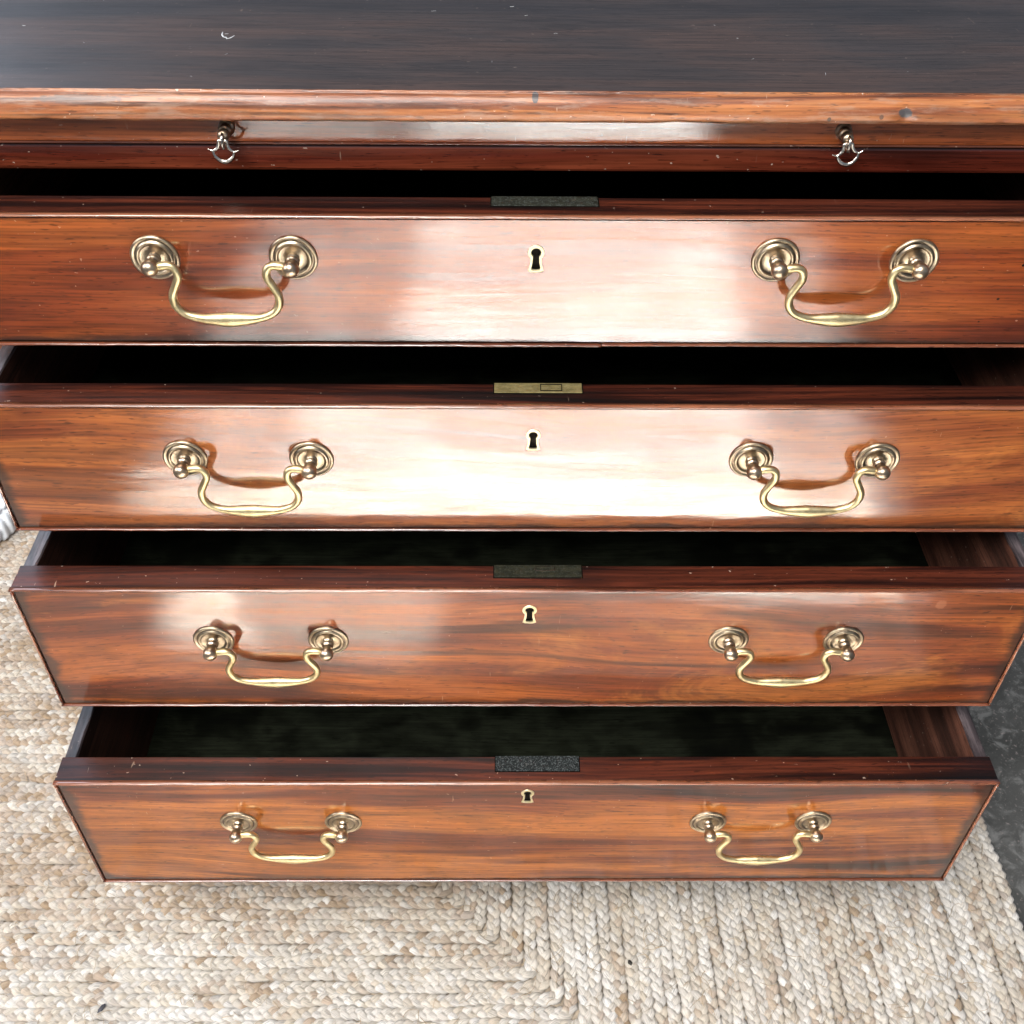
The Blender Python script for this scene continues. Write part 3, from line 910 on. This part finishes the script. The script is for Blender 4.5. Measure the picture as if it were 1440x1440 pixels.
    box_obj("bottom_panel", (-HW + 0.0128, HW - 0.0128, T + 0.0002, 0.4290, 0.008, 0.015), W_BOTTOM, dr, 0.0003)
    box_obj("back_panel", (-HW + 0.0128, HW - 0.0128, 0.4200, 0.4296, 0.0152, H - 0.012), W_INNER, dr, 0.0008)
    # lock let into the top edge of the front
    lx0, lx1 = LOCK_W[i]
    d = LOCK_D[i]
    box_obj("lock_mortise", (lx0 - 0.0008, lx1 + 0.0008, T - d - 0.0007, T + 0.0002, H - 0.006, H - 0.0003), DARKHOLE, dr, 0.0)
    lock = box_obj("lock_plate", (lx0, lx1, T - d, T + 0.0004, H - 0.0080, H + 0.0002), LOCKS[i], dr, 0.0003)
    bxm = (0.0045, 0.0205) if i == 1 else (0.0035, 0.0190)
    if i in (1, 2):
        bm = bmesh.new()
        x0, x1, y0, y1 = bxm[0], bxm[1], T - (d * 0.50 if i == 2 else d * 0.85), T - d * 0.12
        zz = H + 0.0002
        for (a0, a1, c0, c1) in ((x0, x1, y0, y0 + 0.0005), (x0, x1, y1 - 0.0005, y1), (x0, x0 + 0.0005, y0 + 0.00055, y1 - 0.00055), (x1 - 0.0005, x1, y0 + 0.00055, y1 - 0.00055)):
            bx(bm, a0, a1, c0, c1, zz, zz + 0.0005)
        from_bm("lock_bolt_slot", bm, SILVER if i == 2 else DARKHOLE, dr)
    # swan-neck handles
    for hnd in (0, 1):
        xa, xb = PULL_X[2 * hnd], PULL_X[2 * hnd + 1]
        for xx in (xa, xb):
            for nm, me_ in (("backplate", PLATE), ("post", POST)):
                o = bpy.data.objects.new(nm, me_); COL.objects.link(o); o.parent = dr
                o.location = (xx, 0.0, PH[i] - zb + random.uniform(-0.0004, 0.0004))
                o.rotation_euler = (0, random.uniform(0, 6.28), 0)
        o = bpy.data.objects.new("bail", BAIL); COL.objects.link(o); o.parent = dr
        o.location = ((xa + xb) / 2, -0.0135, PH[i] - zb)
        o.rotation_euler = (math.radians(random.uniform(-5.0, 2.0)), math.radians(random.uniform(-1.5, 1.5)), 0)
        o.scale = ((xb - xa) / 0.0950, 1, 1)

# ------------------------------------------------------------------ cloth on the rug
def make_cloth():
    from mathutils import noise as mn
    m, nt, b = new_mat("pale_cotton")
    g = G(nt)
    tc = g.n('ShaderNodeTexCoord').outputs['Object']
    n1 = g.noise(g.map(tc, (18, 18, 18)), 1.0, 4, 0.6)
    n2 = g.noise(g.map(tc, (900, 900, 900)), 1.0, 2, 0.5)
    nt.links.new(g.ramp(n1, [(0.3, (0.66, 0.73, 0.80)), (0.7, (0.82, 0.86, 0.90))]), b.inputs['Base Color'])
    b.inputs['Roughness'].default_value = 0.85
    nt.links.new(g.bump(n2, 0.3, 0.0005).outputs[0], b.inputs['Normal'])
    bm = bmesh.new()
    bmesh.ops.create_icosphere(bm, subdivisions=6, radius=1.0)
    for v in bm.verts:
        d = v.co.copy()
        x, y, z = d
        r = 1 + 0.07 * mn.noise(Vector((x * 1.4, y * 1.4, z * 1.4))) - 0.16 * max(0, 0.22 - abs(mn.noise(Vector((x * 2.6, y * 2.6, 3.3))))) * max(0.2, z) / 0.22 - 0.07 * max(0, 0.2 - abs(mn.noise(Vector((x * 5.5, y * 5.5, 8.3))))) / 0.2
        # folds that run round the tip and two that run in from it
        f = math.hypot(x - 0.2, y + 0.2)
        crease = 0.0
        for c, w, a in ((0.88, 0.03, 0.16), (0.62, 0.03, 0.15)):
            crease += a * math.exp(-((f + 0.09 * mn.noise(Vector((x * 2, y * 2, 5))) - c) / w) ** 2)
        crease += 0.13 * math.exp(-(((x - 0.15) + 0.5 * (y + 0.5)) / 0.035) ** 2) * max(0, z)
        r -= crease * max(0.15, z)
        X, Y, Z = x * r * 0.105, y * r * 0.125, max(-0.35, z) * r * 0.052
        v.co = (X, Y, Z + 0.018)
    o = from_bm("cloth", bm, m, None, (-0.838, 0.503, 0.0085), True)
    o["label"] = "pale blue-white folded cloth lying on the rug beside the left of the chest"
    o["category"] = "cloth"
make_cloth()

def chip(loc, size, rot, col, label):
    from mathutils import noise as mn
    bm = bmesh.new()
    bmesh.ops.create_icosphere(bm, subdivisions=3, radius=1.0)
    for v in bm.verts:
        n = 1 + 0.35 * mn.noise(v.co * 1.7 + Vector(loc) * 50)
        v.co = Vector((v.co.x * size[0] * n, v.co.y * size[1] * n, v.co.z * size[2] * n))
    o = from_bm("wood_chip", bm, plain("chip_" + str(len(bpy.data.objects)), col, 0.7), None, loc, True)
    o.rotation_euler = (0, 0, rot)
    o["label"] = label
    o["category"] = "wood chip"
chip((-0.436, -0.258, 0.0085), (0.0022, 0.0050, 0.0014), -0.5, (0.05, 0.05, 0.06), "small dark grey chip on the rug near the left front corner of the chest")
chip((0.1145, -0.212, 0.0080), (0.0022, 0.0030, 0.0014), 0.6, (0.03, 0.025, 0.02), "tiny dark brown chip on the rug just in front of the bottom drawer")
